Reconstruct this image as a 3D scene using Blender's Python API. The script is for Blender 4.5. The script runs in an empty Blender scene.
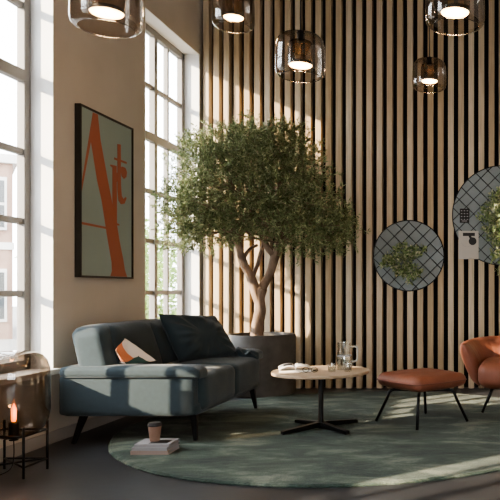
import bpy, bmesh, math, random
from mathutils import Vector, Matrix, noise
PI = math.pi
C = bpy.context.scene.collection
SC = bpy.context.scene
rnd = random.Random(7)

# ------------------------------------------------------------------ materials
def node_mat(name):
    m = bpy.data.materials.new(name); m.use_nodes = True
    nt = m.node_tree
    b = nt.nodes['Principled BSDF']
    return m, nt, b

def mat(name, col, rough=.5, metal=0, bump=0, bscale=60, vary=0, vscale=4, sheen=0, stretch=None, spec=.5):
    m, nt, b = node_mat(name)
    b.inputs['Base Color'].default_value = (*col, 1)
    b.inputs['Roughness'].default_value = rough
    b.inputs['Metallic'].default_value = metal
    b.inputs['Specular IOR Level'].default_value = spec
    if sheen:
        b.inputs['Sheen Weight'].default_value = sheen
        b.inputs['Sheen Roughness'].default_value = .4
    tc = nt.nodes.new('ShaderNodeTexCoord')
    mp = nt.nodes.new('ShaderNodeMapping')
    nt.links.new(tc.outputs['Object'], mp.inputs[0])
    if stretch: mp.inputs['Scale'].default_value = stretch
    if vary:
        n = nt.nodes.new('ShaderNodeTexNoise'); n.inputs['Scale'].default_value = vscale
        n.inputs['Detail'].default_value = 5
        nt.links.new(mp.outputs[0], n.inputs['Vector'])
        r = nt.nodes.new('ShaderNodeValToRGB')
        r.color_ramp.elements[0].position = .3; r.color_ramp.elements[1].position = .7
        r.color_ramp.elements[0].color = (*[c * (1 - vary) for c in col], 1)
        r.color_ramp.elements[1].color = (*[min(1, c * (1 + vary)) for c in col], 1)
        nt.links.new(n.outputs['Fac'], r.inputs[0]); nt.links.new(r.outputs[0], b.inputs['Base Color'])
    if bump:
        n2 = nt.nodes.new('ShaderNodeTexNoise'); n2.inputs['Scale'].default_value = bscale
        n2.inputs['Detail'].default_value = 3
        nt.links.new(mp.outputs[0], n2.inputs['Vector'])
        bp = nt.nodes.new('ShaderNodeBump'); bp.inputs['Strength'].default_value = bump
        bp.inputs['Distance'].default_value = .01
        nt.links.new(n2.outputs['Fac'], bp.inputs['Height']); nt.links.new(bp.outputs[0], b.inputs['Normal'])
    return m

def glass_mat(name, tint, refl=1.0, rough=0.0, ior=1.5, edge=None):
    """thin architectural glass: tinted see-through mixed with a mirror by Fresnel"""
    m = bpy.data.materials.new(name); m.use_nodes = True
    nt = m.node_tree; nt.nodes.clear()
    out = nt.nodes.new('ShaderNodeOutputMaterial')
    tr = nt.nodes.new('ShaderNodeBsdfTransparent'); tr.inputs[0].default_value = (*tint, 1)
    gl = nt.nodes.new('ShaderNodeBsdfGlossy'); gl.inputs['Roughness'].default_value = rough
    gl.inputs['Color'].default_value = (refl, refl, refl, 1)
    f0 = ((ior - 1) / (ior + 1)) ** 2
    l0 = nt.nodes.new('ShaderNodeLayerWeight'); l0.inputs[0].default_value = .5
    pw = nt.nodes.new('ShaderNodeMath'); pw.operation = 'POWER'; pw.inputs[1].default_value = 4.5
    nt.links.new(l0.outputs['Facing'], pw.inputs[0])
    lw = nt.nodes.new('ShaderNodeMath'); lw.operation = 'MULTIPLY_ADD'; lw.inputs[1].default_value = 1 - f0; lw.inputs[2].default_value = f0
    nt.links.new(pw.outputs[0], lw.inputs[0])
    mx = nt.nodes.new('ShaderNodeMixShader')
    nt.links.new(lw.outputs[0], mx.inputs[0])
    nt.links.new(tr.outputs[0], mx.inputs[1]); nt.links.new(gl.outputs[0], mx.inputs[2])
    if edge is not None:
        l2 = nt.nodes.new('ShaderNodeLayerWeight'); l2.inputs[0].default_value = .35
        mc = nt.nodes.new('ShaderNodeMixRGB'); mc.inputs[1].default_value = (*tint, 1); mc.inputs[2].default_value = (*edge, 1)
        nt.links.new(l2.outputs['Facing'], mc.inputs[0]); nt.links.new(mc.outputs[0], tr.inputs[0])
    nt.links.new(mx.outputs[0], out.inputs[0])
    return m

def emit_mat(name, col, s):
    m, nt, b = node_mat(name)
    b.inputs['Base Color'].default_value = (*col, 1)
    b.inputs['Emission Color'].default_value = (*col, 1)
    b.inputs['Emission Strength'].default_value = s
    return m

def island_mat(name, cols, rough=.5, stretch=(1, 1, 1), nscale=8, grain=.25, transl=0, spec=.4):
    """colour picked per loose island, plus grain noise"""
    m, nt, b = node_mat(name)
    geo = nt.nodes.new('ShaderNodeNewGeometry')
    r = nt.nodes.new('ShaderNodeValToRGB')
    els = r.color_ramp.elements
    while len(els) < len(cols): els.new(.5)
    for i, c in enumerate(cols):
        els[i].position = i / (len(cols) - 1); els[i].color = (*c, 1)
    nt.links.new(geo.outputs['Random Per Island'], r.inputs[0])
    tc = nt.nodes.new('ShaderNodeTexCoord'); mp = nt.nodes.new('ShaderNodeMapping')
    mp.inputs['Scale'].default_value = stretch
    nt.links.new(tc.outputs['Object'], mp.inputs[0])
    n = nt.nodes.new('ShaderNodeTexNoise'); n.inputs['Scale'].default_value = nscale; n.inputs['Detail'].default_value = 6
    nt.links.new(mp.outputs[0], n.inputs['Vector'])
    mr = nt.nodes.new('ShaderNodeMapRange'); mr.inputs['To Min'].default_value = 1 - grain; mr.inputs['To Max'].default_value = 1 + grain
    mr.inputs['From Min'].default_value = .3; mr.inputs['From Max'].default_value = .7
    nt.links.new(n.outputs['Fac'], mr.inputs[0])
    mul = nt.nodes.new('ShaderNodeVectorMath'); mul.operation = 'SCALE'
    nt.links.new(r.outputs[0], mul.inputs[0]); nt.links.new(mr.outputs[0], mul.inputs['Scale'])
    nt.links.new(mul.outputs[0], b.inputs['Base Color'])
    b.inputs['Roughness'].default_value = rough
    b.inputs['Specular IOR Level'].default_value = spec
    if transl:
        out = nt.nodes['Material Output']
        tl = nt.nodes.new('ShaderNodeBsdfTranslucent'); nt.links.new(mul.outputs[0], tl.inputs[0])
        mx = nt.nodes.new('ShaderNodeMixShader'); mx.inputs[0].default_value = transl
        nt.links.new(b.outputs[0], mx.inputs[1]); nt.links.new(tl.outputs[0], mx.inputs[2]); nt.links.new(mx.outputs[0], out.inputs[0])
    return m

M = {}
M['wall'] = mat('taupe_plaster', (.56, .51, .45), .85, vary=.05, vscale=2, bump=.05, bscale=80)
M['white'] = mat('white_reveal_plaster', (.88, .88, .87), .7, bump=.03, bscale=60)
M['wall_dim'] = mat('brown_plaster', (.20, .17, .14), .85)
M['ceil'] = mat('ceiling_paint', (.11, .10, .09), .9)
M['base'] = mat('baseboard_paint', (.34, .31, .28), .6)
M['frame'] = mat('window_frame_paint', (.20, .19, .18), .45)
M['pane'] = glass_mat('window_glass', (.96, .97, .97), ior=1.35)
M['black'] = mat('black_backing', (.006, .005, .005), .9)
M['slat'] = island_mat('oak_slat', [(.46, .345, .215), (.56, .45, .315), (.43, .315, .19), (.53, .41, .275), (.60, .50, .365), (.50, .38, .24)], .55, (14, 14, .6), 5, .14)
M['floor'] = mat('dark_concrete', (.038, .041, .048), .42, vary=.32, vscale=1.1, bump=.12, bscale=7)
M['sofa'] = mat('sofa_wool', (.031, .049, .059), .88, bump=.25, bscale=320, vary=.07, vscale=30, sheen=.18)
M['sofa_dark'] = mat('sofa_wool_dark_shaded', (.021, .034, .041), .88, bump=.25, bscale=320, sheen=.12)  # darker than sofa wool: shade painted on back cushions, throw cushion's own tone
M['seam'] = mat('sofa_seam', (.02, .028, .032), .9)
M['metal'] = mat('black_metal', (.012, .012, .013), .4, .6)
M['leather'] = mat('cognac_leather', (.25, .092, .056), .5, bump=.25, bscale=45, vary=.14, vscale=7)
M['seam_l'] = mat('leather_seam', (.17, .055, .032), .5)
M['oak'] = mat('light_oak', (.49, .37, .26), .45, vary=.12, vscale=5, stretch=(1, 9, 1))
M['pot'] = mat('dark_clay', (.085, .077, .070), .6, vary=.25, vscale=9, bump=.15, bscale=30)
M['soil'] = mat('soil', (.03, .02, .013), 1, bump=.8, bscale=50, vary=.4, vscale=30)
M['bark'] = mat('tree_bark', (.25, .175, .125), .85, bump=.9, bscale=26, vary=.42, vscale=16, stretch=(1, 1, .35))
M['leaf'] = island_mat('olive_leaf', [(.09, .125, .055), (.20, .25, .12), (.34, .39, .20), (.13, .175, .08), (.58, .60, .36)], .45, transl=.3, grain=.05)
M['leaf2'] = island_mat('variegated_leaf', [(.08, .15, .05), (.38, .46, .22), (.15, .23, .08), (.70, .68, .48), (.05, .10, .033)], .4, transl=.25, grain=.05)
M['shrub'] = island_mat('garden_leaf', [(.14, .24, .05), (.25, .38, .10), (.34, .46, .14)], .6, transl=.4, grain=.05)
M['stem'] = mat('green_stem', (.08, .10, .035), .6)
M['disc'] = mat('grey_felt', (.245, .275, .28), .95, bump=.3, bscale=150, vary=.05, vscale=9)
M['cordm'] = mat('black_cord', (.012, .014, .016), .7)
M['amber_glass'] = glass_mat('smoked_brown_glass', (.60, .55, .50), 1.0, ior=1.8, edge=(.30, .24, .19))
M['smoke'] = glass_mat('smoked_grey_glass', (.84, .79, .74), 1.0, .06, ior=2.15, edge=(.36, .32, .29))
M['smoke_in'] = glass_mat('smoked_inner_glass', (.82, .70, .55), .6, ior=1.5, edge=(.42, .32, .24))
M['clear'] = glass_mat('clear_glass', (.95, .96, .95), 1.0, ior=2.3, edge=(.74, .76, .75))
M['thick_glass'] = mat('thick_clear_glass', (.50, .49, .46), .12, spec=1.0)
M['water'] = glass_mat('water', (.88, .90, .88), .8, ior=1.33)
M['disc_light'] = emit_mat('warm_led', (1.0, .68, .33), 16)
M['bulb'] = emit_mat('amber_filament', (1.0, .22, .02), 3.6)
M['bulbcore'] = emit_mat('hot_filament', (1.0, .55, .18), 14)
M['paper'] = mat('white_paper', (.74, .72, .69), .8)
M['paper2'] = mat('grey_paper', (.33, .33, .35), .8)
M['pinkp'] = mat('blush_cover', (.38, .30, .28), .7)
M['bluep'] = mat('grey_cover', (.36, .37, .40), .6)
M['ink'] = mat('dark_ink', (.025, .024, .024), .7)
M['kraft'] = mat('kraft_cup', (.34, .215, .165), .8)
M['lid'] = mat('cup_lid', (.035, .03, .03), .45)
M['poster'] = mat('sage_poster', (.29, .36, .335), .75, vary=.03, vscale=3)
M['orange'] = mat('poster_orange', (.37, .125, .075), .75)
M['art_frame'] = mat('dark_wood_frame', (.018, .014, .011), .5)
M['c_or'] = mat('cushion_orange', (.62, .21, .10), .85, bump=.2, bscale=250)
M['c_cr'] = mat('cushion_cream', (.70, .60, .52), .85, bump=.2, bscale=250)
M['c_gr'] = mat('cushion_green', (.035, .08, .07), .85, bump=.2, bscale=250)
M['card'] = mat('card_stock', (.50, .46, .41), .8)
M['brick'] = mat('pale_brick_wall', (.26, .165, .125), .9, vary=.12, vscale=3)
M['bwhite'] = mat('facade_white', (.5, .48, .46), .8)
M['bglass'] = mat('facade_glass', (.04, .05, .06), .25)
M['ground'] = mat('grey_paving', (.16, .155, .15), .9)
M['trunk2'] = mat('garden_bark', (.18, .13, .09), .9)

# rug: mottled green with washed lighter patches
def rug_mat():
    m, nt, b = node_mat('mottled_green_rug')
    tc = nt.nodes.new('ShaderNodeTexCoord')
    mp = nt.nodes.new('ShaderNodeMapping'); mp.inputs['Scale'].default_value = (1.0, 2.0, 1)
    nt.links.new(tc.outputs['Object'], mp.inputs[0])
    n = nt.nodes.new('ShaderNodeTexNoise'); n.inputs['Scale'].default_value = 1.7; n.inputs['Detail'].default_value = 7; n.inputs['Roughness'].default_value = .70
    n.inputs['Distortion'].default_value = .5
    nt.links.new(mp.outputs[0], n.inputs['Vector'])
    r = nt.nodes.new('ShaderNodeValToRGB'); e = r.color_ramp.elements
    e[0].position = .34; e[0].color = (.014, .028, .024, 1)
    e[1].position = .68; e[1].color = (.19, .225, .18, 1)
    k = e.new(.5); k.color = (.042, .072, .058, 1)
    nt.links.new(n.outputs['Fac'], r.inputs[0])
    f = nt.nodes.new('ShaderNodeTexNoise'); f.inputs['Scale'].default_value = 90; f.inputs['Detail'].default_value = 2
    nt.links.new(tc.outputs['Object'], f.inputs['Vector'])
    mr = nt.nodes.new('ShaderNodeMapRange'); mr.inputs['To Min'].default_value = .6; mr.inputs['To Max'].default_value = 1.4
    nt.links.new(f.outputs['Fac'], mr.inputs[0])
    mul = nt.nodes.new('ShaderNodeVectorMath'); mul.operation = 'SCALE'
    nt.links.new(r.outputs[0], mul.inputs[0]); nt.links.new(mr.outputs[0], mul.inputs['Scale'])
    nt.links.new(mul.outputs[0], b.inputs['Base Color'])
    b.inputs['Roughness'].default_value = .95; b.inputs['Sheen Weight'].default_value = .08
    bp = nt.nodes.new('ShaderNodeBump'); bp.inputs['Strength'].default_value = .7; bp.inputs['Distance'].default_value = .012
    nt.links.new(f.outputs['Fac'], bp.inputs['Height']); nt.links.new(bp.outputs[0], b.inputs['Normal'])
    return m
M['rug'] = rug_mat()

# ------------------------------------------------------------------ mesh helpers
class MB:
    def __init__(s): s.v = []; s.f = []; s.m = []
    def add(s, vs, fs, mi=0):
        o = len(s.v); s.v += [tuple(v) for v in vs]
        s.f += [tuple(i + o for i in f) for f in fs]; s.m += [mi] * len(fs)
        return s
    def box(s, x0, x1, y0, y1, z0, z1, mi=0):
        vs = [(x, y, z) for z in (z0, z1) for y in (y0, y1) for x in (x0, x1)]
        return s.add(vs, [(0, 2, 3, 1), (4, 5, 7, 6), (0, 1, 5, 4), (2, 6, 7, 3), (0, 4, 6, 2), (1, 3, 7, 5)], mi)
    def tube(s, pts, rad, n=10, mi=0, cap=True, wob=0):
        pts = [Vector(p) for p in pts]
        rad = rad if isinstance(rad, (list, tuple)) else [rad] * len(pts)
        vs, fs = [], []
        t = (pts[1] - pts[0]).normalized()
        u = t.orthogonal().normalized()
        for i, p in enumerate(pts):
            if i == 0: tt = pts[1] - pts[0]
            elif i == len(pts) - 1: tt = pts[-1] - pts[-2]
            else: tt = (pts[i + 1] - p).normalized() + (p - pts[i - 1]).normalized()
            tt.normalize()
            u = (u - tt * u.dot(tt)).normalized(); w = tt.cross(u)
            for k in range(n):
                a = 2 * PI * k / n
                r = rad[i] * (1 + wob * (noise.noise(Vector((p.x * 9 + math.cos(a) * 1.3, p.y * 9 + math.sin(a) * 1.3, p.z * 5)))))
                vs.append(p + (u * math.cos(a) + w * math.sin(a)) * r)
        for i in range(len(pts) - 1):
            for k in range(n):
                k2 = (k + 1) % n
                fs.append((i * n + k, i * n + k2, (i + 1) * n + k2, (i + 1) * n + k))
        if cap:
            fs.append(tuple(reversed(range(n)))); fs.append(tuple((len(pts) - 1) * n + k for k in range(n)))
        return s.add(vs, fs, mi)
    def lathe(s, prof, c=(0, 0, 0), n=40, mi=0, cap0=False, cap1=False):
        vs, fs = [], []
        for r, z in prof:
            for k in range(n):
                a = 2 * PI * k / n
                vs.append((c[0] + r * math.cos(a), c[1] + r * math.sin(a), c[2] + z))
        for i in range(len(prof) - 1):
            for k in range(n):
                k2 = (k + 1) % n
                fs.append((i * n + k, i * n + k2, (i + 1) * n + k2, (i + 1) * n + k))
        if cap0: fs.append(tuple(reversed(range(n))))
        if cap1: fs.append(tuple((len(prof) - 1) * n + k for k in range(n)))
        return s.add(vs, fs, mi)
    def softbox(s, x0, x1, y0, y1, z0, z1, r, bulge=(0, 0, 0), n=12, shear=None, wr=0, mi=0):
        """rounded box with bulging faces; shear(x,y,z)->(x,y,z) bends it"""
        bm = bmesh.new(); bmesh.ops.create_cube(bm, size=2)
        bmesh.ops.subdivide_edges(bm, edges=bm.edges[:], cuts=n, use_grid_fill=True)
        h = Vector(((x1 - x0) / 2, (y1 - y0) / 2, (z1 - z0) / 2)); c = Vector(((x0 + x1) / 2, (y0 + y1) / 2, (z0 + z1) / 2))
        vs = []
        for v in bm.verts:
            q = []
            for i in range(3):
                a = v.co[i]; t = math.copysign(min(1, abs(a)) ** .8, a)
                q.append(t * h[i])
            q = Vector(q)
            inner = Vector([max(-(h[i] - r), min(h[i] - r, q[i])) for i in range(3)])
            d = q - inner
            if d.length > 1e-6: p = inner + d.normalized() * r
            else: p = q
            a = [max(-1, min(1, p[i] / h[i])) for i in range(3)]
            for i in range(3):
                j, k = (i + 1) % 3, (i + 2) % 3
                p[i] += bulge[i] * a[i] * (1 - a[j] ** 2) * (1 - a[k] ** 2)
            p += c
            if wr:
                w = noise.noise(p * 9) * wr
                p += d.normalized() * w if d.length > 1e-6 else Vector((0, 0, w))
            if shear: p = Vector(shear(*p))
            vs.append(p)
        bm.faces.ensure_lookup_table()
        fs = [tuple(v.index for v in f.verts) for f in bm.faces]
        bm.free()
        return s.add(vs, fs, mi)
    def build(s, name, mats, parent=None, smooth=False, angle=None):
        me = bpy.data.meshes.new(name); me.from_pydata(s.v, [], s.f); me.update()
        mats = mats if isinstance(mats, (list, tuple)) else [mats]
        for m in mats: me.materials.append(m)
        if len(mats) > 1: me.polygons.foreach_set('material_index', s.m)
        if smooth:
            me.polygons.foreach_set('use_smooth', [True] * len(me.polygons))
            if angle: me.set_sharp_from_angle(angle=math.radians(angle))
        o = bpy.data.objects.new(name, me); C.objects.link(o)
        if parent: o.parent = parent
        return o

def thing(name, label, cat, loc=(0, 0, 0), rz=0, group=None):
    o = bpy.data.objects.new(name, None); C.objects.link(o)
    o.location = loc; o.rotation_euler = (0, 0, rz); o.empty_display_size = .1
    o['label'] = label; o['category'] = cat
    if group: o['group'] = group
    return o
def tag(o, label, cat, group=None):
    o['label'] = label; o['category'] = cat
    if group: o['group'] = group
    return o
def struct(o, label=None):
    o['kind'] = 'structure'
    if label: o['label'] = label
    return o
def bevel(o, w, seg=2):
    b = o.modifiers.new('bevel', 'BEVEL'); b.width = w; b.segments = seg; b.limit_method = 'ANGLE'
    return o

# ------------------------------------------------------------------ the room
XL, XR, YB, YF, ZC = -3.0, 3.6, 7.93, -3.2, 4.75
SILL, HEAD, TH = .53, 3.72, .24
WINS = [(3.75, 5.05), (6.48, 7.78), (.72, 2.02), (-2.0, -.7)]

w = MB()
ys = sorted(WINS)
w.box(XL - TH, XL, YF - .2, YB + .1, 0, SILL)
w.box(XL - TH, XL, YF - .2, YB + .1, HEAD, ZC)
prev = YF - .2
for a, b in ys:
    w.box(XL - TH, XL, prev, a, SILL, HEAD); prev = b
w.box(XL - TH, XL, prev, YB + .1, SILL, HEAD)
struct(w.build('wall_left', M['wall']))
struct(MB().box(XL - TH, XR + .2, YF - .2, YB + .2, -.12, 0).build('floor', M['floor']))
struct(MB().box(XL - TH, XR + .2, YF - .2, YB + .2, ZC, ZC + .15).build('ceiling', M['ceil']))
struct(MB().box(XR, XR + .2, YF - .2, YB + .2, 0, ZC).build('wall_right', M['wall']))
# wall behind the viewer: unseen window band added to let in sky fill light
GA, GB, GZ0, GZ1 = -.8, 3.0, .5, 2.4
wf = MB(); wf.box(XL - TH, XR + .2, YF - .2, YF, 0, GZ0); wf.box(XL - TH, XR + .2, YF - .2, YF, GZ1, ZC)
wf.box(XL - TH, GA, YF - .2, YF, GZ0, GZ1); wf.box(GB, XR + .2, YF - .2, YF, GZ0, GZ1)
struct(wf.build('wall_front', M['wall']))
w5 = bpy.data.objects.new('window_5', None); C.objects.link(w5); struct(w5); w5.location = (GA, YF - .1, GZ0)
f = MB(); GW, GH = GB - GA, GZ1 - GZ0
for q in range(5): f.box(q * (GW - .06) / 4, q * (GW - .06) / 4 + .06, -.03, .03, 0, GH)
for q in range(4): f.box(0, GW, -.025, .025, q * (GH - .05) / 3, q * (GH - .05) / 3 + .05)
f.build('window_frame', M['frame'], w5)
MB().box(.03, GW - .03, -.003, .003, .03, GH - .03).build('window_pane', M['pane'], w5)
wb = struct(MB().box(XL - TH, XR + .2, YB, YB + .2, 0, ZC).build('wall_back', M['black']))
# vertical oak battens fixed on the black backing
sl = MB()
k = -26
while -.0067 + .114 * k < XR - .08:
    x = -.0067 + .114 * k
    if x > XL + .02: sl.box(x, x + .0635, 7.82, YB + .002, .0, ZC)
    k += 1
bevel(sl.build('slat_cladding', M['slat'], wb), .003, 1)

struct(MB().box(XL, XL + .015, YF, 7.82, 0, .085).build('baseboard_left', M['base']))

for i, (a, b) in enumerate(WINS):
    r = bpy.data.objects.new('window_%d' % (i + 1), None); C.objects.link(r); struct(r)
    r.location = (XL - .17, a, SILL)
    W_, H_ = b - a, HEAD - SILL
    xf0, xf1 = -.05, 0            # frame depth behind plane
    f = MB()
    f.box(xf0, xf1 + .01, 0, .06, 0, H_); f.box(xf0, xf1 + .01, W_ - .07, W_, 0, H_)
    f.box(xf0, xf1 + .01, 0, W_, 0, .07); f.box(xf0, xf1 + .01, 0, W_, H_ - .07, H_)
    for q, hw, dx in ((W_ - .395, .017, 0), (W_ - .71, .032, .012), (W_ - 1.025, .017, 0)):
        f.box(xf0, xf1 + dx, q - hw, q + hw, 0, H_)
    for z, hw, dx in ((1.075, .022, .0), (1.59, .022, .0), (2.085, .022, .0), (2.625, .042, .015), (3.13, .022, .0)):
        f.box(xf0 + .004, xf1 + dx - .004, 0, W_, z - SILL - hw, z - SILL + hw)
    bevel(f.build('window_frame', M['frame'], r), .004, 1)
    MB().box(-.034, -.030, .03, W_ - .03, .03, H_ - .03).build('window_pane', M['pane'], r)
    rv = MB()
    rv.box(.011, .172, 0, .006, 0, H_); rv.box(.011, .172, W_ - .006, W_, 0, H_)
    rv.box(.011, .172, .006, W_ - .006, H_ - .006, H_)
    rv.build('reveal_lining', M['white'], r)
    bevel(MB().box(.011, .215, -.04, W_ + .04, -.035, .004).build('window_sill', M['white'], r), .005, 2)

# ------------------------------------------------------------------ outdoors
struct(MB().box(-60, XL - TH - .01, -30, 60, -.35, -.3).build('ground', M['ground']))

bd = thing('brick_building', 'pale brick town building with white framed windows seen through the near window', 'building', (-13.04, 20, -.3), math.radians(36))
MB().box(-14, 0, 0, 8, 0, 5.0).build('facade_wall', M['brick'], bd)
MB().box(-14.1, .12, -.15, 8.1, 5.0, 5.25).build('cornice', M['bwhite'], bd)
MB().box(-14, .04, -.05, 0, 2.55, 2.75).build('string_course', M['bwhite'], bd)
for zz in (.5, 3.1):
    for j in range(9):
        x1 = -.14 - j * 1.45
        f = MB()
        f.box(x1 - .8, x1, -.06, .02, zz, zz + 1.5)
        fr = f.build('window', M['bwhite'], bd)
        p = MB()
        for u in (0, 1):
            for vv in (0, 1):
                p.box(x1 - .74 + u * .36, x1 - .42 + u * .36, -.075, -.05, zz + .08 + vv * .7, zz + .70 + vv * .7)
        p.build('window_glass', M['bglass'], fr)

def leaves(mb, centres, L, W, rg, droop=0, outward=None, mi=0, up=0):
    """adds a folded leaf blade at each (point, direction)"""
    for p, d in centres:
        d = Vector(d).normalized()
        s = d.cross(Vector((rg.gauss(0, 1), rg.gauss(0, 1), rg.gauss(0, 1)))).normalized()
        n = d.cross(s)
        l = L * rg.uniform(.65, 1.25); w_ = W * rg.uniform(.7, 1.2)
        p = Vector(p)
        mid = p + d * l * .45 + n * w_ * .15
        tip = p + d * l - n * l * .08
        mb.add([p, mid + s * w_ / 2, tip, mid - s * w_ / 2], [(0, 1, 2, 3)], mi)

def rdir(rg):
    while True:
        v = Vector((rg.uniform(-1, 1), rg.uniform(-1, 1), rg.uniform(-1, 1)))
        if .01 < v.length < 1: return v.normalized()

# garden trees beyond the far window
def garden_tree(x, y, h, rr, label, seed):
    rg = random.Random(seed)
    t = thing('garden_tree', label, 'tree', (x, y, -.3))
    tr = MB(); tr.tube([(0, 0, 0), (.05, 0, h * .45), (0, .05, h * .8)], [.12, .09, .03], 8)
    for k in range(5):
        a = k * 1.26; tr.tube([(.03, 0, h * .4), (math.cos(a) * rr * .4, math.sin(a) * rr * .4, h * .6), (math.cos(a) * rr * .7, math.sin(a) * rr * .7, h * .8)], [.05, .03, .01], 6)
    tr.build('trunk', M['trunk2'], t, True)
    lv = MB(); pts = []
    for _ in range(2600):
        v = rdir(rg) * (rg.random() ** .4)
        p = Vector((v.x * rr, v.y * rr, h * .56 + v.z * h * .44))
        pts.append((p, v + rdir(rg) * .8))
    leaves(lv, pts, .16, .09, rg)
    lv.build('foliage', M['shrub'], t)
garden_tree(-8.0, 15.0, 3.5, 1.35, 'sunlit green garden tree seen through the far window beside the poster', 3)
garden_tree(-8.5, 18.2, 3.0, 1.2, 'smaller bushy garden tree standing behind the sunlit one outside', 4)

# ------------------------------------------------------------------ rug
rg = random.Random(11)
rug = MB(); n = 220; R = 1.8
prof = [(R + .012, .0), (R + .014, .008), (R, .017), (R - .05, .02)]
vs, fs = [], []
for i, (r, z) in enumerate(prof):
    for k in range(n):
        a = 2 * PI * k / n
        rr = r + (.012 * noise.noise(Vector((math.cos(a) * 30, math.sin(a) * 30, 0)))) * (1 if i < 3 else 0)
        vs.append((rr * math.cos(a), rr * math.sin(a), z))
for i in range(len(prof) - 1):
    for k in range(n):
        fs.append((i * n + k, i * n + (k + 1) % n, (i + 1) * n + (k + 1) % n, (i + 1) * n + k))
fs.append(tuple(3 * n + k for k in range(n)))
rug.add(vs, fs)
ro = rug.build('round_rug', M['rug']); ro.location = (-.9, 5.7, .001)
tag(ro, 'large round mottled green rug lying on the dark concrete floor', 'rug')
RZ = .021

# ------------------------------------------------------------------ sofa
so = thing('sofa', 'dark slate blue two-seat sofa with pad armrests standing along the window wall', 'sofa', (-2.93, 4.93, 0))
S = M['sofa']
MB().softbox(.04, 1.0, .02, 1.53, .20, .30, .03).build('seat_frame', S, so, True)
for i, (ya, yb) in enumerate(((.10, .785), (.785, 1.46))):
    MB().softbox(.30, 1.03, ya, yb, .225, .495, .05, (.012, .004, .018), 14, wr=.006).build('seat_cushion', S, so, True)
for i in (0, 1):
    y0 = 0 if i == 0 else 1.43
    a = MB().softbox(.03, .985, y0, y0 + .12, .205, .50, .035, (.0, .006, 0), 12)
    a.build('arm_panel', S, so, True)
    y0 = -.02 if i == 0 else 1.36
    def sh(x, y, z):
        t = max(0, (x - .93) / .1)
        return (x, y, z - .018 * t * t)
    pad = MB().softbox(.045, 1.035, y0, y0 + .19, .478, .562, .034, (.0, .003, .005), 16, shear=sh, wr=.003).build('armrest_pad', S, so, True)
    st = MB(); yy = y0 + (.004 if i == 0 else .196)
    st.tube([(.08, yy, .486), (.5, yy - .002, .486), (1.0, yy, .484)], .004, 6)
    st.build('piping', M['seam'], pad, True)
def rec(x, y, z):            # reclining back, corners drawn in towards the ends
    t = (z - .45) / .4
    e = max(0, (abs(y - .775) - .55) / .22)
    return (x - .09 * t, y, z - .035 * e * e * max(0, t))
MB().softbox(.18, .41, .01, 1.54, .46, .845, .055, (.0, .0, .004), 16, shear=rec, wr=.004).build('backrest', S, so, True)
for ya, yb in ((.14, .78), (.78, 1.42)):
    def rc(x, y, z):
        t = (z - .45) / .4
        return (x - .13 * t, y, z)
    MB().softbox(.30, .475, ya, yb, .47, .835, .06, (.018, .0, .01), 14, shear=rc, wr=.01).build('back_cushion', M['sofa_dark'], so, True)
for (x, y, dx, dy) in ((.955, .10, .015, -.01), (.955, 1.44, .03, .02), (.17, .10, -.07, -.02), (.17, 1.44, -.06, .02)):
    z0 = RZ if x > .5 else .0
    b = MB(); b.tube([(x, y, .215), (x + dx * .4, y + dy * .4, .13), (x + dx, y + dy, z0)], [.031, .025, .016], 4)
    b.build('leg', M['metal'], so)

def pillow(c, thick, mats, pick=None, wr=.01, n=36, name='cushion', parent=None, seed=0, pin=.12):
    """c: four corners (bl, br, tr, tl)"""
    c = [Vector(q) for q in c]
    nrm = (c[1] - c[0]).cross(c[3] - c[0]).normalized()
    mb = MB()
    for side in (1, -1):
        vs = []; fs = []; ms = []
        for j in range(n + 1):
            for i in range(n + 1):
                u, v = i / n, j / n
                a, b = 2 * u - 1, 2 * v - 1
                pu = a * (1 - pin * (1 - b * b) * (a * a)) ; pv = b * (1 - pin * (1 - a * a) * (b * b))
                uu, vv = (pu + 1) / 2, (pv + 1) / 2
                p = (c[0] * (1 - uu) + c[1] * uu) * (1 - vv) + (c[3] * (1 - uu) + c[2] * uu) * vv
                t = ((1 - a * a) * (1 - b * b)) ** .42
                edge = min(1, 4 * min(1 - abs(a), 1 - abs(b)))
                w_ = noise.noise(Vector((u * 3.2 + seed, v * 3.2, side * 4 + seed))) * wr * 2 * edge
                ang = math.atan2(b, a); rad_ = math.hypot(a, b)
                w_ += math.sin(ang * 14 + seed) * wr * .45 * rad_ * edge
                vs.append(p + nrm * side * (t * thick / 2 + w_))
        for j in range(n):
            for i in range(n):
                q = j * (n + 1) + i
                f = (q, q + 1, q + n + 2, q + n + 1)
                fs.append(f if side > 0 else tuple(reversed(f)))
                ms.append(pick((i + .5) / n, (j + .5) / n, side) if pick else 0)
        o = len(mb.v); mb.v += [tuple(v) for v in vs]; mb.f += [tuple(i + o for i in f) for f in fs]; mb.m += ms
    ob = mb.build(name, mats, parent, True)
    w_ = ob.modifiers.new('weld', 'WELD'); w_.merge_threshold = .0005
    return ob

tc = thing('throw_cushion', 'large crumpled dark slate cushion leaning at the far end of the sofa', 'cushion', (-2.4, 6.1, .5))
def rel(pts, o): return [Vector(p) - Vector(o) for p in pts]
pillow(rel([(-2.40, 5.80, .50), (-2.06, 6.27, .505), (-2.33, 6.42, .865), (-2.57, 5.78, .905)], (-2.4, 6.1, .5)), .25, M['sofa_dark'], wr=.024, name='cushion_cover', parent=tc, seed=2, pin=.05)
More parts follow.
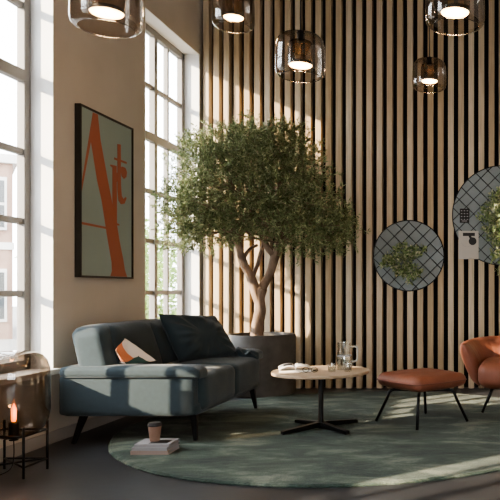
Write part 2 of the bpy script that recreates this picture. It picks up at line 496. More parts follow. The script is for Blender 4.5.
# slumped fabric corner of the cushion cover falling on the arm
fl = MB(); nx, ny = 24, 12; vs, fs = [], []
for j in range(ny + 1):
    for i in range(nx + 1):
        u, v = i / nx, j / ny
        x = .28 + u * .26 * (1 - .25 * v) - .04; y = .06 + v * .20 + u * .10
        z = .10 - .075 * u ** .6 + .022 * math.sin(u * 17 + v * 3) * (1 - .5 * v) + .015 * noise.noise(Vector((u * 5, v * 5, 1)))
        vs.append((x, y, max(.012, z)))
for j in range(ny):
    for i in range(nx):
        q = j * (nx + 1) + i; fs.append((q, q + 1, q + nx + 2, q + nx + 1))
fl.add(vs, fs)
fo = fl.build('fabric_fold', M['sofa_dark'], tc, True); sm = fo.modifiers.new('s', 'SOLIDIFY'); sm.thickness = .01

pc = thing('patchwork_cushion', 'small patchwork cushion in orange, cream and dark green on the sofa seat', 'cushion', (-2.5, 5.2, .5))
def pk(u, v, side):
    if u < .05: return 1
    if u < .62 and v > .30 + .25 * u: return 0
    if v < .46 and .2 < u < .86: return 2
    return 1
pillow(rel([(-2.53, 5.07, .57), (-2.32, 5.20, .575), (-2.535, 5.15, .745), (-2.515, 4.98, .672)], (-2.5, 5.2, .5)), .12, [M['c_or'], M['c_cr'], M['c_gr']], pick=pk, wr=.005, name='cushion_cover', parent=pc, seed=5, pin=.1)

# ------------------------------------------------------------------ poster on the left wall
po = thing('framed_poster', 'tall dark-framed poster with orange Art lettering on sage green, on the plaster wall', 'poster', (XL, 5.323, 1.198))
f = MB(); PW, PH = .838, 1.322
for (a, b, c, d) in ((0, .014, 0, PH), (PW - .014, PW, 0, PH), (.014, PW - .014, 0, .014), (.014, PW - .014, PH - .014, PH)):
    f.box(.001, .048, a, b, c, d)
f.build('frame', M['art_frame'], po)
sheet = MB().box(.001, .036, .014, PW - .014, .014, PH - .014).build('poster_sheet', M['poster'], po)
letA = [[(0.191, 1.302), (0.266, 1.304), (0.308, 1.109), (0.421, 0.805), (0.494, 0.625), (0.569, 0.457), (0.614, 0.318), (0.68, 0.159), (0.706, 0.074), (0.745, 0.016), (0.461, 0.016), (0.487, 0.06), (0.481, 0.134), (0.421, 0.304), (0.322, 0.628), (0.254, 0.778), (0.16, 1.077), (0.16, 1.14)],
        [(0.191, 1.296), (0.212, 1.268), (0.16, 1.05), (0.016, 0.60), (0.016, 0.665)],
        [(0.016, 0.424), (0.42, 0.417), (0.42, 0.400), (0.016, 0.405)]]
letr = [[(0.461, 0.939), (0.565, 0.945), (0.569, 0.466), (0.610, 0.459), (0.610, 0.448), (0.527, 0.443), (0.494, 0.65), (0.494, 0.92), (0.461, 0.927)],
        [(0.563, 0.875), (0.602, 0.935), (0.663, 0.958), (0.715, 0.954), (0.742, 0.924), (0.733, 0.88), (0.689, 0.855), (0.65, 0.872), (0.640, 0.9), (0.611, 0.890), (0.563, 0.80)]]
lett = [[(0.577, 1.133), (0.632, 1.139), (0.635, 0.795), (0.65, 0.703), (0.68, 0.682), (0.718, 0.705), (0.733, 0.695), (0.697, 0.645), (0.637, 0.632), (0.594, 0.66), (0.578, 0.745)],
        [(0.525, 1.010), (0.735, 1.010), (0.735, 0.992), (0.525, 0.992)]]
def plate(mb, poly, x0, x1):
    n_ = len(poly)
    area = sum(poly[i][0] * poly[(i + 1) % n_][1] - poly[(i + 1) % n_][0] * poly[i][1] for i in range(n_))
    if area < 0: poly = poly[::-1]
    vs = [(x1, y, z) for y, z in poly] + [(x0, y, z) for y, z in poly]
    fs = [tuple(range(n_)), tuple(reversed(range(n_, 2 * n_)))] + [(i, i + n_, (i + 1) % n_ + n_, (i + 1) % n_) for i in range(n_)]
    mb.add(vs, fs)
for k_, (nm, polys) in enumerate((('letter_a', letA), ('letter_r', letr), ('letter_t', lett))):
    mb = MB()
    for j, p in enumerate(polys): plate(mb, p, .0355, .0366 + .0003 * j + .0008 * k_)
    mb.build(nm, M['orange'], sheet)

# ------------------------------------------------------------------ tree in pot
pt = thing('tree_pot', 'wide dark clay cylinder pot holding the indoor tree behind the sofa', 'pot', (-2.20, 7.43, 0))
PR, PHt = .352, .635
MB().lathe([(PR - .02, 0), (PR, .012), (PR, PHt - .012), (PR - .008, PHt), (PR - .03, PHt), (PR - .034, PHt - .06)], n=72, cap0=True).build('pot_body', M['pot'], pt, True, 40)
MB().lathe([(PR - .03, PHt - .05), (PR * .6, PHt - .035), (.001, PHt - .02)], n=40, cap0=True).build('soil', M['soil'], pt, True)
tr = thing('olive_tree', 'large indoor tree with forked bare trunk and dense small green leaves in the dark pot', 'tree', (-2.21, 7.40, .60))
# coordinates below are metres relative to the pot centre at soil level
def T(pts): return [Vector(p) for p in pts]
tb = MB()
def spl(pts, k=5):
    pts = T(pts); out = []
    for i in range(len(pts) - 1):
        p0 = pts[max(0, i - 1)]; p1 = pts[i]; p2 = pts[i + 1]; p3 = pts[min(len(pts) - 1, i + 2)]
        for j in range(k):
            t = j / k
            out.append(.5 * ((2 * p1) + (p2 - p0) * t + (2 * p0 - 5 * p1 + 4 * p2 - p3) * t * t + (3 * p1 - p0 - 3 * p2 + p3) * t ** 3))
    out.append(pts[-1]); return out
def limb(pts, r0, r1, n=12, k=5, wob=.35, mb=None):
    if wob: r0 *= 1.12; r1 *= 1.12
    q = spl(pts, k); m_ = len(q) - 1
    (mb or tb).tube(q, [r0 + (r1 - r0) * (i / m_) for i in range(m_ + 1)], n, wob=wob)
F = (.0, 0, .47)
limb([(-.03, 0, -.02), (-.02, 0, .12), (-.005, 0, .28), (.0, 0, .42), (.03, -.01, .52)], .062, .046, 16)
limb([(-.01, 0, .36), (-.05, -.02, .52), (-.10, -.04, .65), (-.16, -.06, .80), (-.205, -.08, 1.00), (-.25, -.1, 1.17), (-.32, -.1, 1.35)], .047, .028)
limb([(.0, 0, .40), (.025, .01, .53), (.10, .02, .68), (.165, .02, .88), (.20, .02, .99)], .046, .036)
limb([(.16, .02, .86), (.08, .0, .95), (.03, -.04, 1.08), (-.02, -.1, 1.25), (-.07, -.12, 1.42), (-.10, -.1, 1.65)], .036, .014)
limb([(.17, .02, .90), (.25, .0, 1.0), (.36, -.05, 1.12), (.5, -.1, 1.3), (.62, -.1, 1.5)], .032, .014)
limb([(-.09, -.04, .60), (-.03, .03, .78), (.01, .06, .96), (.06, .1, 1.15)], .026, .014)
limb([(-.16, -.06, .82), (-.11, .0, .93), (-.03, .02, .98)], .020, .012)
limb([(.02, -.05, 1.10), (.10, -.08, 1.25), (.20, -.12, 1.42), (.25, -.12, 1.65), (.36, -.1, 1.8)], .016, .008)
limb([(-.20, -.08, .98), (-.34, -.12, 1.10), (-.52, -.2, 1.22), (-.7, -.25, 1.36)], .022, .01)
limb([(.2, .02, .99), (.2, .08, 1.2), (.1, .12, 1.5), (.08, .1, 1.9)], .024, .01)
limb([(-.3, -.1, 1.3), (-.42, -.15, 1.5), (-.5, -.1, 1.75)], .018, .008)
tb.build('trunk', M['bark'], tr, True)
# canopy: lobes of sprigs  (x, y, z, rx, ry, rz, sprigs)
rg = random.Random(21)
lobes = [(-.02, -.25, 1.55, .58, .50, .42, 520), (.05, -.25, 1.88, .40, .36, .26, 300), (-.42, -.28, 1.68, .34, .38, .34, 260), (.42, -.25, 1.66, .36, .38, .34, 260),
         (-.62, -.38, 1.30, .26, .36, .30, 210), (-.70, -.45, 1.12, .18, .26, .22, 120), (-.42, -.35, 1.12, .28, .34, .20, 150), (.66, -.25, 1.26, .32, .36, .28, 230),
         (.86, -.22, 1.12, .18, .24, .15, 90), (.58, -.25, 1.04, .32, .30, .18, 150), (.18, -.25, 1.22, .38, .38, .18, 150), (-.12, -.3, 1.25, .35, .35, .16, 120),
         (-.30, -.25, 1.90, .30, .30, .22, 140), (.30, -.22, 2.02, .22, .22, .16, 80), (.03, -.22, 2.10, .14, .18, .16, 60), (-.55, -.3, 1.9, .16, .2, .14, 40), (.46, -.2, 1.92, .16, .2, .16, 50)]
lv = MB(); tw = MB()
for (cx, cy, cz, rx, ry, rz, ns) in lobes:
    for _ in range(int(ns * 1.15)):
        v = rdir(rg) * (rg.random() ** .38)
        p = Vector((cx + v.x * rx, cy + v.y * ry, cz + v.z * rz))
        d = (v + rdir(rg) * .75 + Vector((0, 0, .22))).normalized()
        ln = rg.uniform(.07, .17)
        pts = []
        bend = rdir(rg) * .4
        q = p.copy(); dd = d.copy(); nl = int(ln / .0085)
        P = [q.copy()]
        for s_ in range(nl):
            dd = (dd + bend * .05).normalized(); q = q + dd * .0085
            if s_ % 5 == 4: P.append(q.copy())
            if q.y > .36 or q.x < -.77 - max(0, -q.y - .3) * .2: break
            pts.append((q.copy(), dd * .7 + rdir(rg)))
        if len(P) > 1 and rg.random() < .5: tw.tube(P, [.0022] * (len(P) - 1) + [.001], 3, cap=False)
        leaves(lv, pts, .046, .0135, rg)
lv.build('foliage', M['leaf'], tr)
for _ in range(70):
    l = lobes[rg.randrange(13)]
    v = rdir(rg) * .8
    e = Vector((l[0] + v.x * l[3], min(.3, l[1] + v.y * l[4]), l[2] + v.z * l[5]))
    s_ = Vector(rg.choice([(-.25, -.1, 1.17), (.2, .02, 1.0), (-.05, -.1, 1.4), (.4, -.07, 1.2), (.1, .1, 1.4), (-.5, -.2, 1.22)]))
    mid = (s_ + e) / 2 + rdir(rg) * .07
    limb([s_, mid, e], .009, .003, 5, 4, 0, tw)
tw.build('branches', M['bark'], tr, True)

# ------------------------------------------------------------------ coffee table
ct = thing('coffee_table', 'round coffee table with pale oak top and black four-star base on the rug', 'table', (-1.155, 5.46, RZ))
H = .472 - RZ
MB().lathe([(.362, H - .025), (.373, H - .020), (.3745, H - .002), (.3725, H)], n=96, cap0=True, cap1=True).build('table_top', M['oak'], ct, True, 20)
MB().lathe([(.06, H - .034), (.06, H - .026)], n=24, cap0=True, cap1=True).lathe([(.0205, .03), (.0205, H - .03)], n=20).build('column', M['metal'], ct, True, 40)
bs = MB().lathe([(.032, .008), (.034, .035), (.024, .05)], n=24, cap0=True, cap1=True).build('hub', M['metal'], ct, True, 40)
for k in range(4):
    a = PI / 4 + k * PI / 2 + .02
    u = Vector((math.cos(a), math.sin(a), 0)); w_ = Vector((-u.y, u.x, 0))
    m_ = MB()
    r0, r1 = .02, .345
    vs = []
    for r, hw, z0, z1 in ((r0, .024, .012, .054), (r1 - .02, .022, .004, .030), (r1, .020, .0, .024)):
        for s_ in (-1, 1):
            vs += [u * r + w_ * s_ * hw + Vector((0, 0, z0)), u * r + w_ * s_ * hw + Vector((0, 0, z1))]
    fs = []
    for i in (0, 1):
        b0 = i * 4; b1 = b0 + 4
        fs += [(b0, b1, b1 + 1, b0 + 1), (b0 + 2, b0 + 3, b1 + 3, b1 + 2), (b0 + 1, b1 + 1, b1 + 3, b0 + 3), (b0, b0 + 2, b1 + 2, b1)]
    fs += [(0, 1, 3, 2), (8, 10, 11, 9)]
    m_.add(vs, fs); bevel(m_.build('foot', M['metal'], ct), .003, 1)
TT = .473
# carafe
ca = thing('glass_carafe', 'clear glass water carafe with handle standing at the back of the coffee table', 'carafe', (-.985, 5.52, TT))
CH = .215
body = MB().lathe([(.001, .003), (.055, .003), (.060, .01), (.058, .09), (.052, .16), (.054, CH), (.050, CH), (.048, .16), (.054, .09), (.055, .012), (.001, .010)], n=36).build('carafe_body', M['clear'], ca, True, 60)
MB().lathe([(.001, .011), (.053, .012), (.0525, .085), (.001, .085)], n=32).build('water', M['water'], ca, True, 60)
MB().tube(spl([(.052, .0, .178), (.085, 0, .182), (.104, 0, .165), (.104, 0, .09), (.088, 0, .066), (.058, 0, .062)], 5), .0075, 8).build('handle', M['thick_glass'], ca, True)
MB().lathe([(.0565, .105), (.0575, .112), (.0555, .118)], n=32).build('neck_band', M['paper2'], ca, True)
def tumbler(x, y, label):
    g = thing('water_glass', label, 'glass', (x, y, TT), 0, 'water glasses on the coffee table')
    MB().lathe([(.001, .001), (.026, .001), (.0285, .008), (.033, .062), (.031, .062), (.0265, .012), (.001, .008)], n=28).build('glass_body', M['clear'], g, True, 60)
    MB().lathe([(.001, .013), (.0265, .0135), (.0285, .035), (.001, .035)], n=24).build('water', M['water'], g, True, 60)
tumbler(-1.05, 5.36, 'small clear tumbler in front left of the carafe')
tumbler(-.93, 5.38, 'small clear tumbler under the handle side of the carafe')
# magazines on table
def book(name, label, cat, loc, rz, w_, d_, h_, cover, pages='paper', group=None, spine_x=False):
    b = thing(name, label, cat, loc, rz, group)
    c = MB(); c.box(-w_ / 2, w_ / 2, -d_ / 2, d_ / 2, 0, .0018); c.box(-w_ / 2, w_ / 2, -d_ / 2, d_ / 2, h_ - .0018, h_)
    c.box(-w_ / 2, w_ / 2, -d_ / 2, -d_ / 2 + .002, .0018, h_ - .0018)
    c.build('cover', M[cover], b)
    MB().box(-w_ / 2 + .004, w_ / 2 - .004, -d_ / 2 + .002, d_ / 2 - .004, .0018, h_ - .0018).build('pages', M[pages], b)
    return b
book('magazine', 'thick white magazine lying open side up on the coffee table', 'magazine', (-1.33, 5.42, TT), .12, .25, .19, .012, 'paper')
mg = thing('curled_magazine', 'curled open magazine with dark picture lying on top of the white magazine', 'magazine', (-1.35, 5.42, TT + .0125), .3)
m_ = MB(); vs, fs = [], []; N = 26
for j in range(9):
    for i in range(N + 1):
        u = i / N * 2 - 1
        z = .004 + .030 * (1 - abs(u)) ** .8 * abs(u) ** .35 * 1.8 + .008 * (j / 8)
        vs.append((u * .12, (j / 8 - .5) * .17, z))
for j in range(8):
    for i in range(N):
        q = j * (N + 1) + i; fs.append((q, q + 1, q + N + 2, q + N + 1))
m_.add(vs, fs)
for q, (a) in enumerate(fs):
    i = q % N; j = q // N
    m_.m[q] = 1 if (i in range(4, 11) and 2 <= j <= 6) or (i > 15 and i < 22 and j > 4) else 0
pg = m_.build('pages', [M['paper'], M['ink']], mg, True); sm = pg.modifiers.new('s', 'SOLIDIFY'); sm.thickness = .004; sm.offset = 1
ey = thing('eyeglasses', 'pair of folded dark-framed eyeglasses beside the magazines on the table', 'glasses', (-1.21, 5.33, TT))
for s_ in (-1, 1):
    m_ = MB(); m_.tube([(s_ * .032 + .024 * math.cos(a * PI / 8), .0, .020 + .018 * math.sin(a * PI / 8)) for a in range(17)], .0022, 6); m_.build('rim', M['metal'], ey, True)
    MB().tube([(s_ * .056, 0, .028), (s_ * .03, .05, .012), (-s_ * .05, .06, .004)], .002, 6).build('temple', M['metal'], ey, True)
MB().tube([(-.009, 0, .024), (0, 0, .028), (.009, 0, .024)], .002, 6).build('bridge', M['metal'], ey, True)

# ------------------------------------------------------------------ books and cup on the rug
book('book', 'blush pink covered book at the bottom of the stack on the rug', 'book', (-2.095, 4.68, RZ), .03, .245, .20, .026, 'pinkp', 'paper2', group='stacked books under the paper cup')
book('book', 'grey covered book in the middle of the stack on the rug', 'book', (-2.09, 4.675, RZ + .027), -.02, .232, .19, .022, 'bluep', 'paper2', group='stacked books under the paper cup')
bt = book('book', 'white covered book on top of the stack, directly under the paper cup', 'book', (-2.085, 4.68, RZ + .050), .05, .225, .185, .018, 'paper2', 'paper2', group='stacked books under the paper cup')
m_ = MB(); m_.box(-.03, .09, -.07, .03, .018, .0183); m_.build('cover_picture', M['ink'], bt)
cp = thing('paper_cup', 'kraft paper coffee cup with dark lid standing on the stacked books', 'cup', (-2.105, 4.69, RZ + .0686))
MB().lathe([(.030, .0), (.031, .002), (.043, .108)], n=36, cap0=True, cap1=True).build('cup_body', M['kraft'], cp, True, 40)
MB().lathe([(.0455, .100), (.0465, .104), (.0455, .112), (.041, .114), (.040, .122), (.036, .124)], n=36, cap0=True, cap1=True).build('lid', M['lid'], cp, True, 40)

# ------------------------------------------------------------------ ottoman
ot = thing('ottoman', 'square cognac leather ottoman cushion on four splayed thin black legs', 'ottoman', (-.388, 5.74, RZ), math.radians(43.5))
hs = .268
cu = MB().softbox(-hs, hs, -hs, hs, .312 - RZ, .424 - RZ, .055, (.022, .022, .018), 20, wr=.007).build('seat_cushion', M['leather'], ot, True)
sp = MB(); q = []; hh = hs + .004; cr = .05; zz = .368 - RZ
for k in range(4):
    for j in range(7):
        a = k * PI / 2 + j / 6 * PI / 2
        sx = 1 if k in (0, 3) else -1; sy = 1 if k in (0, 1) else -1
        q.append((sx * (hh - cr) + cr * math.cos(a), sy * (hh - cr) + cr * math.sin(a), zz))
q2 = []
for i in range(len(q)):
    a_, b_ = Vector(q[i]), Vector(q[(i + 1) % len(q)])
    for t in (0, .25, .5, .75) if (b_ - a_).length > .1 else (0,):
        p = a_.lerp(b_, t); bl = (1 - min(1, abs(p.x) / hs) ** 2) * .022 if abs(p.y) > abs(p.x) else 0
        bl2 = (1 - min(1, abs(p.y) / hs) ** 2) * .022 if abs(p.x) >= abs(p.y) else 0
        q2.append((p.x + math.copysign(bl2, p.x), p.y + math.copysign(bl, p.y), p.z))
sp.tube(q2 + [q2[0]], .0045, 6); sp.build('seam', M['seam_l'], cu, True)
for k in range(4):
    a = k * PI / 2 + PI / 4
    c_, s_ = math.cos(a), math.sin(a)
    z1 = .284 - RZ
    pr = spl([(.04, z1), (.16, z1), (.24, z1 - .002), (.272, z1 - .022), (.29, z1 - .06), (.375, .006)], 4) if False else None
    prof = [(.03, z1), (.14, z1), (.225, z1), (.25, z1 - .006), (.268, z1 - .026), (.28, z1 - .06), (.375, .005)]
    MB().tube([(r * c_, r * s_, z) for r, z in prof], .012, 10).build('leg', M['metal'], ot, True)

# ------------------------------------------------------------------ armchair
ac = thing('armchair', 'low cognac leather armchair with wraparound quilted back near the slatted wall', 'armchair', (.43, 6.40, RZ), math.radians(-6))
def shell():
    ns, nt_ = 110, 22
    vs, fs = [], []
    for i in range(ns + 1):
        t = i / ns
        ph = math.radians(-110 + 220 * t)
        e = min(1, (min(t, 1 - t) / .06)); th = math.sqrt(max(0.02, 1 - (1 - e) ** 2))
        armness = abs(math.sin(ph))
        back = max(0, math.cos(ph))
        ztop = .600 + .035 * back + .015 * max(0, -math.cos(ph))
        zbot = .225
        for j in range(nt_):
            b = 2 * PI * j / nt_
            # closed section: v 0..1 height, side inner / outer
            cv = math.cos(b); sv = math.sin(b)
            v = .5 - .5 * math.copysign(abs(cv) ** .75, cv)
            side = math.copysign(abs(sv) ** .8, sv)
            thick = (.062 + .012 * math.sin(v * PI)) * th
            flare = .345 + .125 * v ** 1.15
            rx = flare + .04 * v * max(0, -math.cos(ph)); ry = .30 + .13 * v + .05 * v * max(0, -math.cos(ph))
            pleat = 1 + .05 * math.sin(i * 1.15) * v * v * (1 if side > 0 else .8)
            n_ = Vector((math.sin(ph), math.cos(ph), 0))
            c_ = Vector((math.copysign(abs(math.sin(ph)) ** .85, math.sin(ph)) * rx, math.copysign(abs(math.cos(ph)) ** .85, math.cos(ph)) * ry, zbot + (ztop - zbot) * v))
            c_ += n_ * side * thick * pleat
            c_.z -= .02 * (1 - th)
            c_ += n_ * noise.noise(c_ * 14) * .006
            vs.append(c_)
    for i in range(ns):
        for j in range(nt_):
            j2 = (j + 1) % nt_
            fs.append((i * nt_ + j, (i + 1) * nt_ + j, (i + 1) * nt_ + j2, i * nt_ + j2))
    fs.append(tuple(range(nt_))); fs.append(tuple(reversed([ns * nt_ + j for j in range(nt_)])))
    return MB().add(vs, fs)
shell().build('backrest_shell', M['leather'], ac, True)
MB().softbox(-.315, .315, -.40, .22, .225, .445, .08, (.015, .035, .03), 18, wr=.008).build('seat_cushion', M['leather'], ac, True)
for sx, sy in ((-1, -1), (1, -1), (-1, 1), (1, 1)):
    MB().tube([(sx * .08, sy * .10 - .03, .228), (sx * .17, sy * .18 - .03, .228), (sx * .20, sy * .21 - .03, .215), (sx * .285, sy * .27 - .03, .005)], .012, 10).build('leg', M['metal'], ac, True)

# ------------------------------------------------------------------ wall discs
def disc(x, z, r, label, nline, off):
    d = thing('wall_panel', label, 'wall panel', (x, 7.82, z), 0, 'round grey wall panels with cord grid')
    vs, fs = [], []
    b = MB(); n = 90
    def ring(rr, y): return [(rr * math.cos(2 * PI * k / n), y, rr * math.sin(2 * PI * k / n)) for k in range(n)]
    vs = ring(r, -.001) + ring(r, -.026) + ring(r - .004, -.03)
    for i in (0, 1):
        for k in range(n): fs.append((i * n + k, i * n + (k + 1) % n, (i + 1) * n + (k + 1) % n, (i + 1) * n + k))
    fs.append(tuple(2 * n + k for k in range(n)))
    b.add(vs, fs); b.build('felt_board', M['disc'], d)
    g = MB(); sp_ = .113
    for s_ in (1, -1):
        kk = -8
        while kk < 9:
            o_ = (kk + off) * sp_; kk += 1
            if abs(o_) > r - .02: continue
            h = math.sqrt(r * r - o_ * o_) - .002
            u = Vector((math.cos(PI / 4), 0, s_ * math.sin(PI / 4))); w_ = Vector((-s_ * math.sin(PI / 4), 0, math.cos(PI / 4)))
            g.tube([w_ * o_ + u * -h + Vector((0, -.033, 0)), w_ * o_ + u * h + Vector((0, -.033, 0))], .0042, 6)
    g.build('cord_grid', M['cordm'], d, True)
    m_ = MB(); m_.tube([(r * math.cos(2 * PI * k / n), -.028, r * math.sin(2 * PI * k / n)) for k in range(n + 1)], .006, 6); m_.build('rim', M['cordm'], d, True)
disc(-.671, 1.482, .392, 'smaller round grey felt panel with diamond cord grid on the slatted wall', 0, .35)
disc(.37, 1.93, .553, 'larger round grey felt panel with diamond cord grid, high beside the card', 0, .1)

def hanging_plant(name_loc, blobs, label, seed, dens=1.0):
    rg = random.Random(seed)
    p = thing('hanging_plant', label, 'plant', name_loc, 0, 'plants hung on the round wall panels')
    lv = MB(); st = MB()
    for (x, z, rx, rz_, ns) in blobs:
        for _ in range(int(ns * dens)):
            a = rg.uniform(0, 2 * PI); q = math.sqrt(rg.random())
            e = Vector((x + rx * q * math.cos(a), -.045 - rg.uniform(.0, .13) * (1.15 - q), z + rz_ * q * math.sin(a)))
            s_ = Vector((x + rx * .35 * math.cos(a), -.05, z + rz_ * .35 * math.sin(a)))
            if rg.random() < .6: st.tube([s_, (s_ + e) / 2 + Vector((0, -.03, .015)), e], .0018, 4, cap=False)
            pts = []
            for _k in range(7):
                o_ = rdir(rg) * .016
                dd = rdir(rg); dd.y = -abs(dd.y) * .6
                pp = e + o_; pp.y = min(pp.y, -.045)
                pts.append((pp, dd))
            leaves(lv, pts, .040, .021, rg)
    lv.build('foliage', M['leaf2'], p); st.build('stems', M['stem'], p, True)
hanging_plant((-.70, 7.82, 1.45), [(-.02, .08, .11, .10, 30), (-.17, -.02, .10, .08, 26), (-.04, -.05, .14, .11, 40), (.07, .05, .10, .08, 22), (-.06, -.16, .09, .06, 16), (.09, -.12, .07, .09, 18), (.17, .10, .07, .05, 8), (.06, -.22, .05, .05, 8), (-.24, -.05, .05, .05, 8)],
              'leafy trailing plant fixed on the smaller round panel', 31, 1.0)
hanging_plant((.37, 7.82, 1.93), [(.0, .20, .14, .12, 40), (-.12, .06, .12, .10, 34), (.02, -.02, .18, .16, 60), (-.10, -.16, .12, .12, 36), (.05, -.22, .16, .14, 50), (-.03, -.40, .10, .14, 34), (.12, -.42, .12, .14, 34), (.14, .22, .12, .12, 30), (.24, .0, .12, .2, 40), (-.20, -.0, .07, .08, 14), (-.01, -.58, .06, .10, 14), (.12,-.60,.08,.08,14)],
              'larger leafy trailing plant spilling over the larger round panel', 32, 1.0)

og = thing('peg_organiser', 'small black pocket tray with rows of pale pegs on the larger round panel', 'organiser', (-.05, 7.784, 1.925))
bevel(MB().box(-.052, .052, -.022, .0, -.078, .078).build('tray', M['ink'], og), .006, 2)
for j in range(4):
    for i in range(3):
        x = -.032 + i * .032; z = .052 - j * .032
        MB().box(x - .008, x + .008, -.027, -.021, z - .003, z + .006).build('peg', M['paper2'], og)
MB().box(-.03, .03, -.027, -.021, -.064, -.056).build('label_strip', M['paper2'], og)
cd = thing('art_card', 'pale card with black bar and circle print pinned below the peg organiser', 'card', (-.005, 7.780, 1.60))
sh_ = MB().box(-.111, .111, -.004, .0, -.157, .157).build('card_sheet', M['card'], cd)
m_ = MB()
m_.box(-.062, .070, -.0052, -.0038, .100, .135); 
m_.add([(.0, -.0055, .10), (.03, -.0055, .10), (.06, -.0055, .02), (.035, -.0055, .02)][::-1], [(0, 1, 2, 3)])
m_.add([(.045 + .043 * math.cos(2 * PI * k / 32), -.0062, .042 + .043 * math.sin(2 * PI * k / 32)) for k in range(32)], [tuple(range(32))])
m_.build('printed_shapes', M['ink'], sh_)
m_ = MB(); m_.tube([(-.02 + .06 * math.cos(PI + PI * k / 16 * 1.1), -.0048, .04 + .06 * math.sin(PI + PI * k / 16 * 1.1)) for k in range(17)], .0012, 4)
m_.build('printed_arc', M['paper2'], sh_)

# ------------------------------------------------------------------ pendants
def pendant(x, y, zc, label):
    p = thing('pendant_lamp', label, 'lamp', (x, y, zc), 0, 'smoked glass pendant lamps')
    R_ = .15; hb = -.130; ht = .125
    prof = [(.118, hb - .004), (.132, hb), (.145, hb + .014), (.150, hb + .035), (.150, hb + .09), (.149, .02), (.146, .06), (.136, .092), (.118, .112), (.09, .122), (.05, .126), (.022, .127)]
    MB().lathe(prof, n=56).build('glass_shade', M['smoke'], p, True)
    rim = MB().tube([(.118 * math.cos(2 * PI * k / 48), .118 * math.sin(2 * PI * k / 48), hb - .004) for k in range(49)], .0022, 6).build('glass_rim', M['smoke'], p, True)
    MB().lathe([(.074, -.05), (.075, .0), (.075, .06), (.068, .078), (.05, .085), (.02, .088)], n=40).build('inner_shade', M['smoke_in'], p, True)
    MB().lathe([(.022, .08), (.022, .135), (.012, .15)], n=20, cap0=True, cap1=True).build('socket', M['metal'], p, True, 40)
    MB().lathe([(.0715, -.064), (.074, -.058), (.073, -.046)], n=40, cap1=True).build('lamp_housing', M['metal'], p, True, 40)
    MB().lathe([(.045, -.068), (.066, -.067), (.070, -.062)], n=40, cap0=True).build('light_disc', M['disc_light'], p, True)
    MB().tube([(0, 0, .145), (0, 0, ZC - zc - .02)], .0035, 8).build('cord', M['metal'], p, True)
    MB().lathe([(.06, ZC - zc - .03), (.06, ZC - zc - .001)], n=28, cap0=True, cap1=True).build('ceiling_rose', M['metal'], p, True, 40)
    l = bpy.data.lights.new('pendant_glow', 'POINT'); l.energy = 8; l.color = (1, .66, .36); l.shadow_soft_size = .05
    o = bpy.data.objects.new('pendant_glow', l); C.objects.link(o); o.parent = p; o.location = (0, 0, -.10)
pendant(-1.63, 3.15, 2.41, 'nearest smoked glass pendant lamp, hanging before the plaster wall')
pendant(-1.722, 5.12, 3.155, 'smoked glass pendant lamp hanging highest, above the leafy tree')
pendant(-1.033, 4.29, 2.54, 'smoked glass pendant lamp hanging in the middle, right of the tree crown')
pendant(-.07, 3.50, 2.55, 'large smoked glass pendant lamp at the upper right, cut by the picture top')
pendant(-.349, 6.18, 3.007, 'smallest looking smoked glass pendant lamp, hanging lowest above the wall panels')

# ------------------------------------------------------------------ glass lantern lamp at left
lp = thing('lantern_lamp', 'smoked brown glass lantern lamp on black metal legs with glowing bulb under the window', 'lamp', (-2.725, 4.19, 0))
LR = .192
prof = [(.001, .215), (.07, .218), (.12, .235), (.158, .27), (.182, .32), (LR, .38), (LR, .58), (.188, .63), (.174, .675), (.148, .708), (.11, .726), (.06, .733), (.001, .734)]
MB().lathe(prof, n=64).build('glass_dome', M['amber_glass'], lp, True)
LX, LY = .132, .115
for sx in (-1, 1):
    for sy in (-1, 1):
        MB().tube([(sx * LX, sy * LY, 0), (sx * LX, sy * LY, .30)], .0075, 8).build('leg', M['metal'], lp, True)
fr_ = MB()
for z in (.245,):
    for (a, b) in (((LX, -LY), (LX, LY)), ((-LX, LY), (LX, LY)), ((-LX, -LY), (-LX, LY)), ((-LX, -LY), (LX, -LY))):
        fr_.tube([(a[0], a[1], z), (b[0], b[1], z)], .006, 8)
fr_.build('upper_frame', M['metal'], lp, True)
fr_ = MB(); z = .065
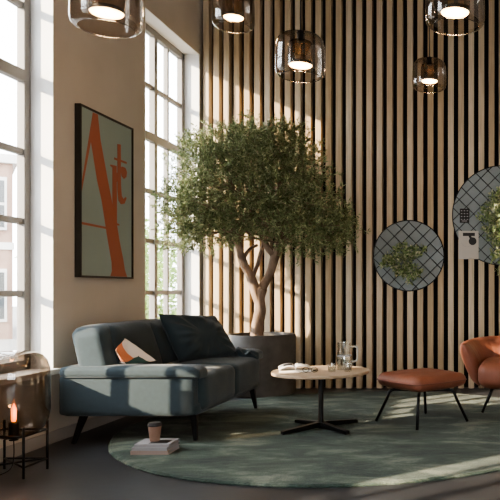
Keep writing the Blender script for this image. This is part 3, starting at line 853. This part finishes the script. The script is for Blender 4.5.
for (a, b) in (((-LX, LY), (LX, -LY)), ((LX, LY), (-LX, -LY)), ((-LX, LY), (LX, LY)), ((LX, -LY), (LX, LY))):
    fr_.tube([(a[0], a[1], z), (b[0], b[1], z)], .006, 8)
fr_.build('lower_brace', M['metal'], lp, True)
MB().lathe([(.024, .20), (.028, .215), (.028, .305), (.022, .312)], n=24, cap0=True, cap1=True).build('bulb_socket', M['metal'], lp, True, 40)
bb = MB().lathe([(.010, .312), (.014, .325), (.014, .39), (.009, .40), (.003, .42)], n=20, cap1=True).build('bulb', M['bulb'], lp, True)
cdm = MB(); cdm.tube(spl([(0, 0, .20), (0, 0, .10), (-.01, -.02, .03), (-.06, -.10, .006), (-.16, -.2, .005), (-.22, -.4, .005)], 5), .003, 6); cdm.build('power_cord', M['metal'], lp, True)
l = bpy.data.lights.new('lantern_glow', 'POINT'); l.energy = 1.3; l.color = (1, .42, .12); l.shadow_soft_size = .025
o = bpy.data.objects.new('lantern_glow', l); C.objects.link(o); o.parent = lp; o.location = (0.05, -.03, .37)

# ------------------------------------------------------------------ light
s = bpy.data.lights.new('sun', 'SUN'); s.energy = 19; s.angle = math.radians(.9); s.color = (1, .80, .58)
so_ = bpy.data.objects.new('sun', s); C.objects.link(so_)
so_.rotation_euler = Vector((1, .80, -.43)).to_track_quat('-Z', 'Y').to_euler()
wd = bpy.data.worlds.new('overcast_bright_sky'); SC.world = wd; wd.use_nodes = True
bg = wd.node_tree.nodes['Background']; bg.inputs[0].default_value = (.93, .96, 1.0, 1); bg.inputs[1].default_value = 11

# ------------------------------------------------------------------ camera
cam = bpy.data.cameras.new('camera'); co = bpy.data.objects.new('camera', cam); C.objects.link(co)
co.location = (0, 0, 1.1); co.rotation_euler = (PI / 2, 0, 0)
cam.sensor_width = 36; cam.lens = 50.4
cam.shift_x = -.438; cam.shift_y = .08
cam.clip_start = .05
SC.camera = co

SC.view_settings.view_transform = 'AgX'
SC.view_settings.look = 'AgX - Medium High Contrast'
SC.view_settings.exposure = 0.22
SC.cycles.use_denoising = True
SC.cycles.max_bounces = 10; SC.cycles.diffuse_bounces = 5; SC.cycles.transparent_max_bounces = 24
SC.cycles.sample_clamp_indirect = 4
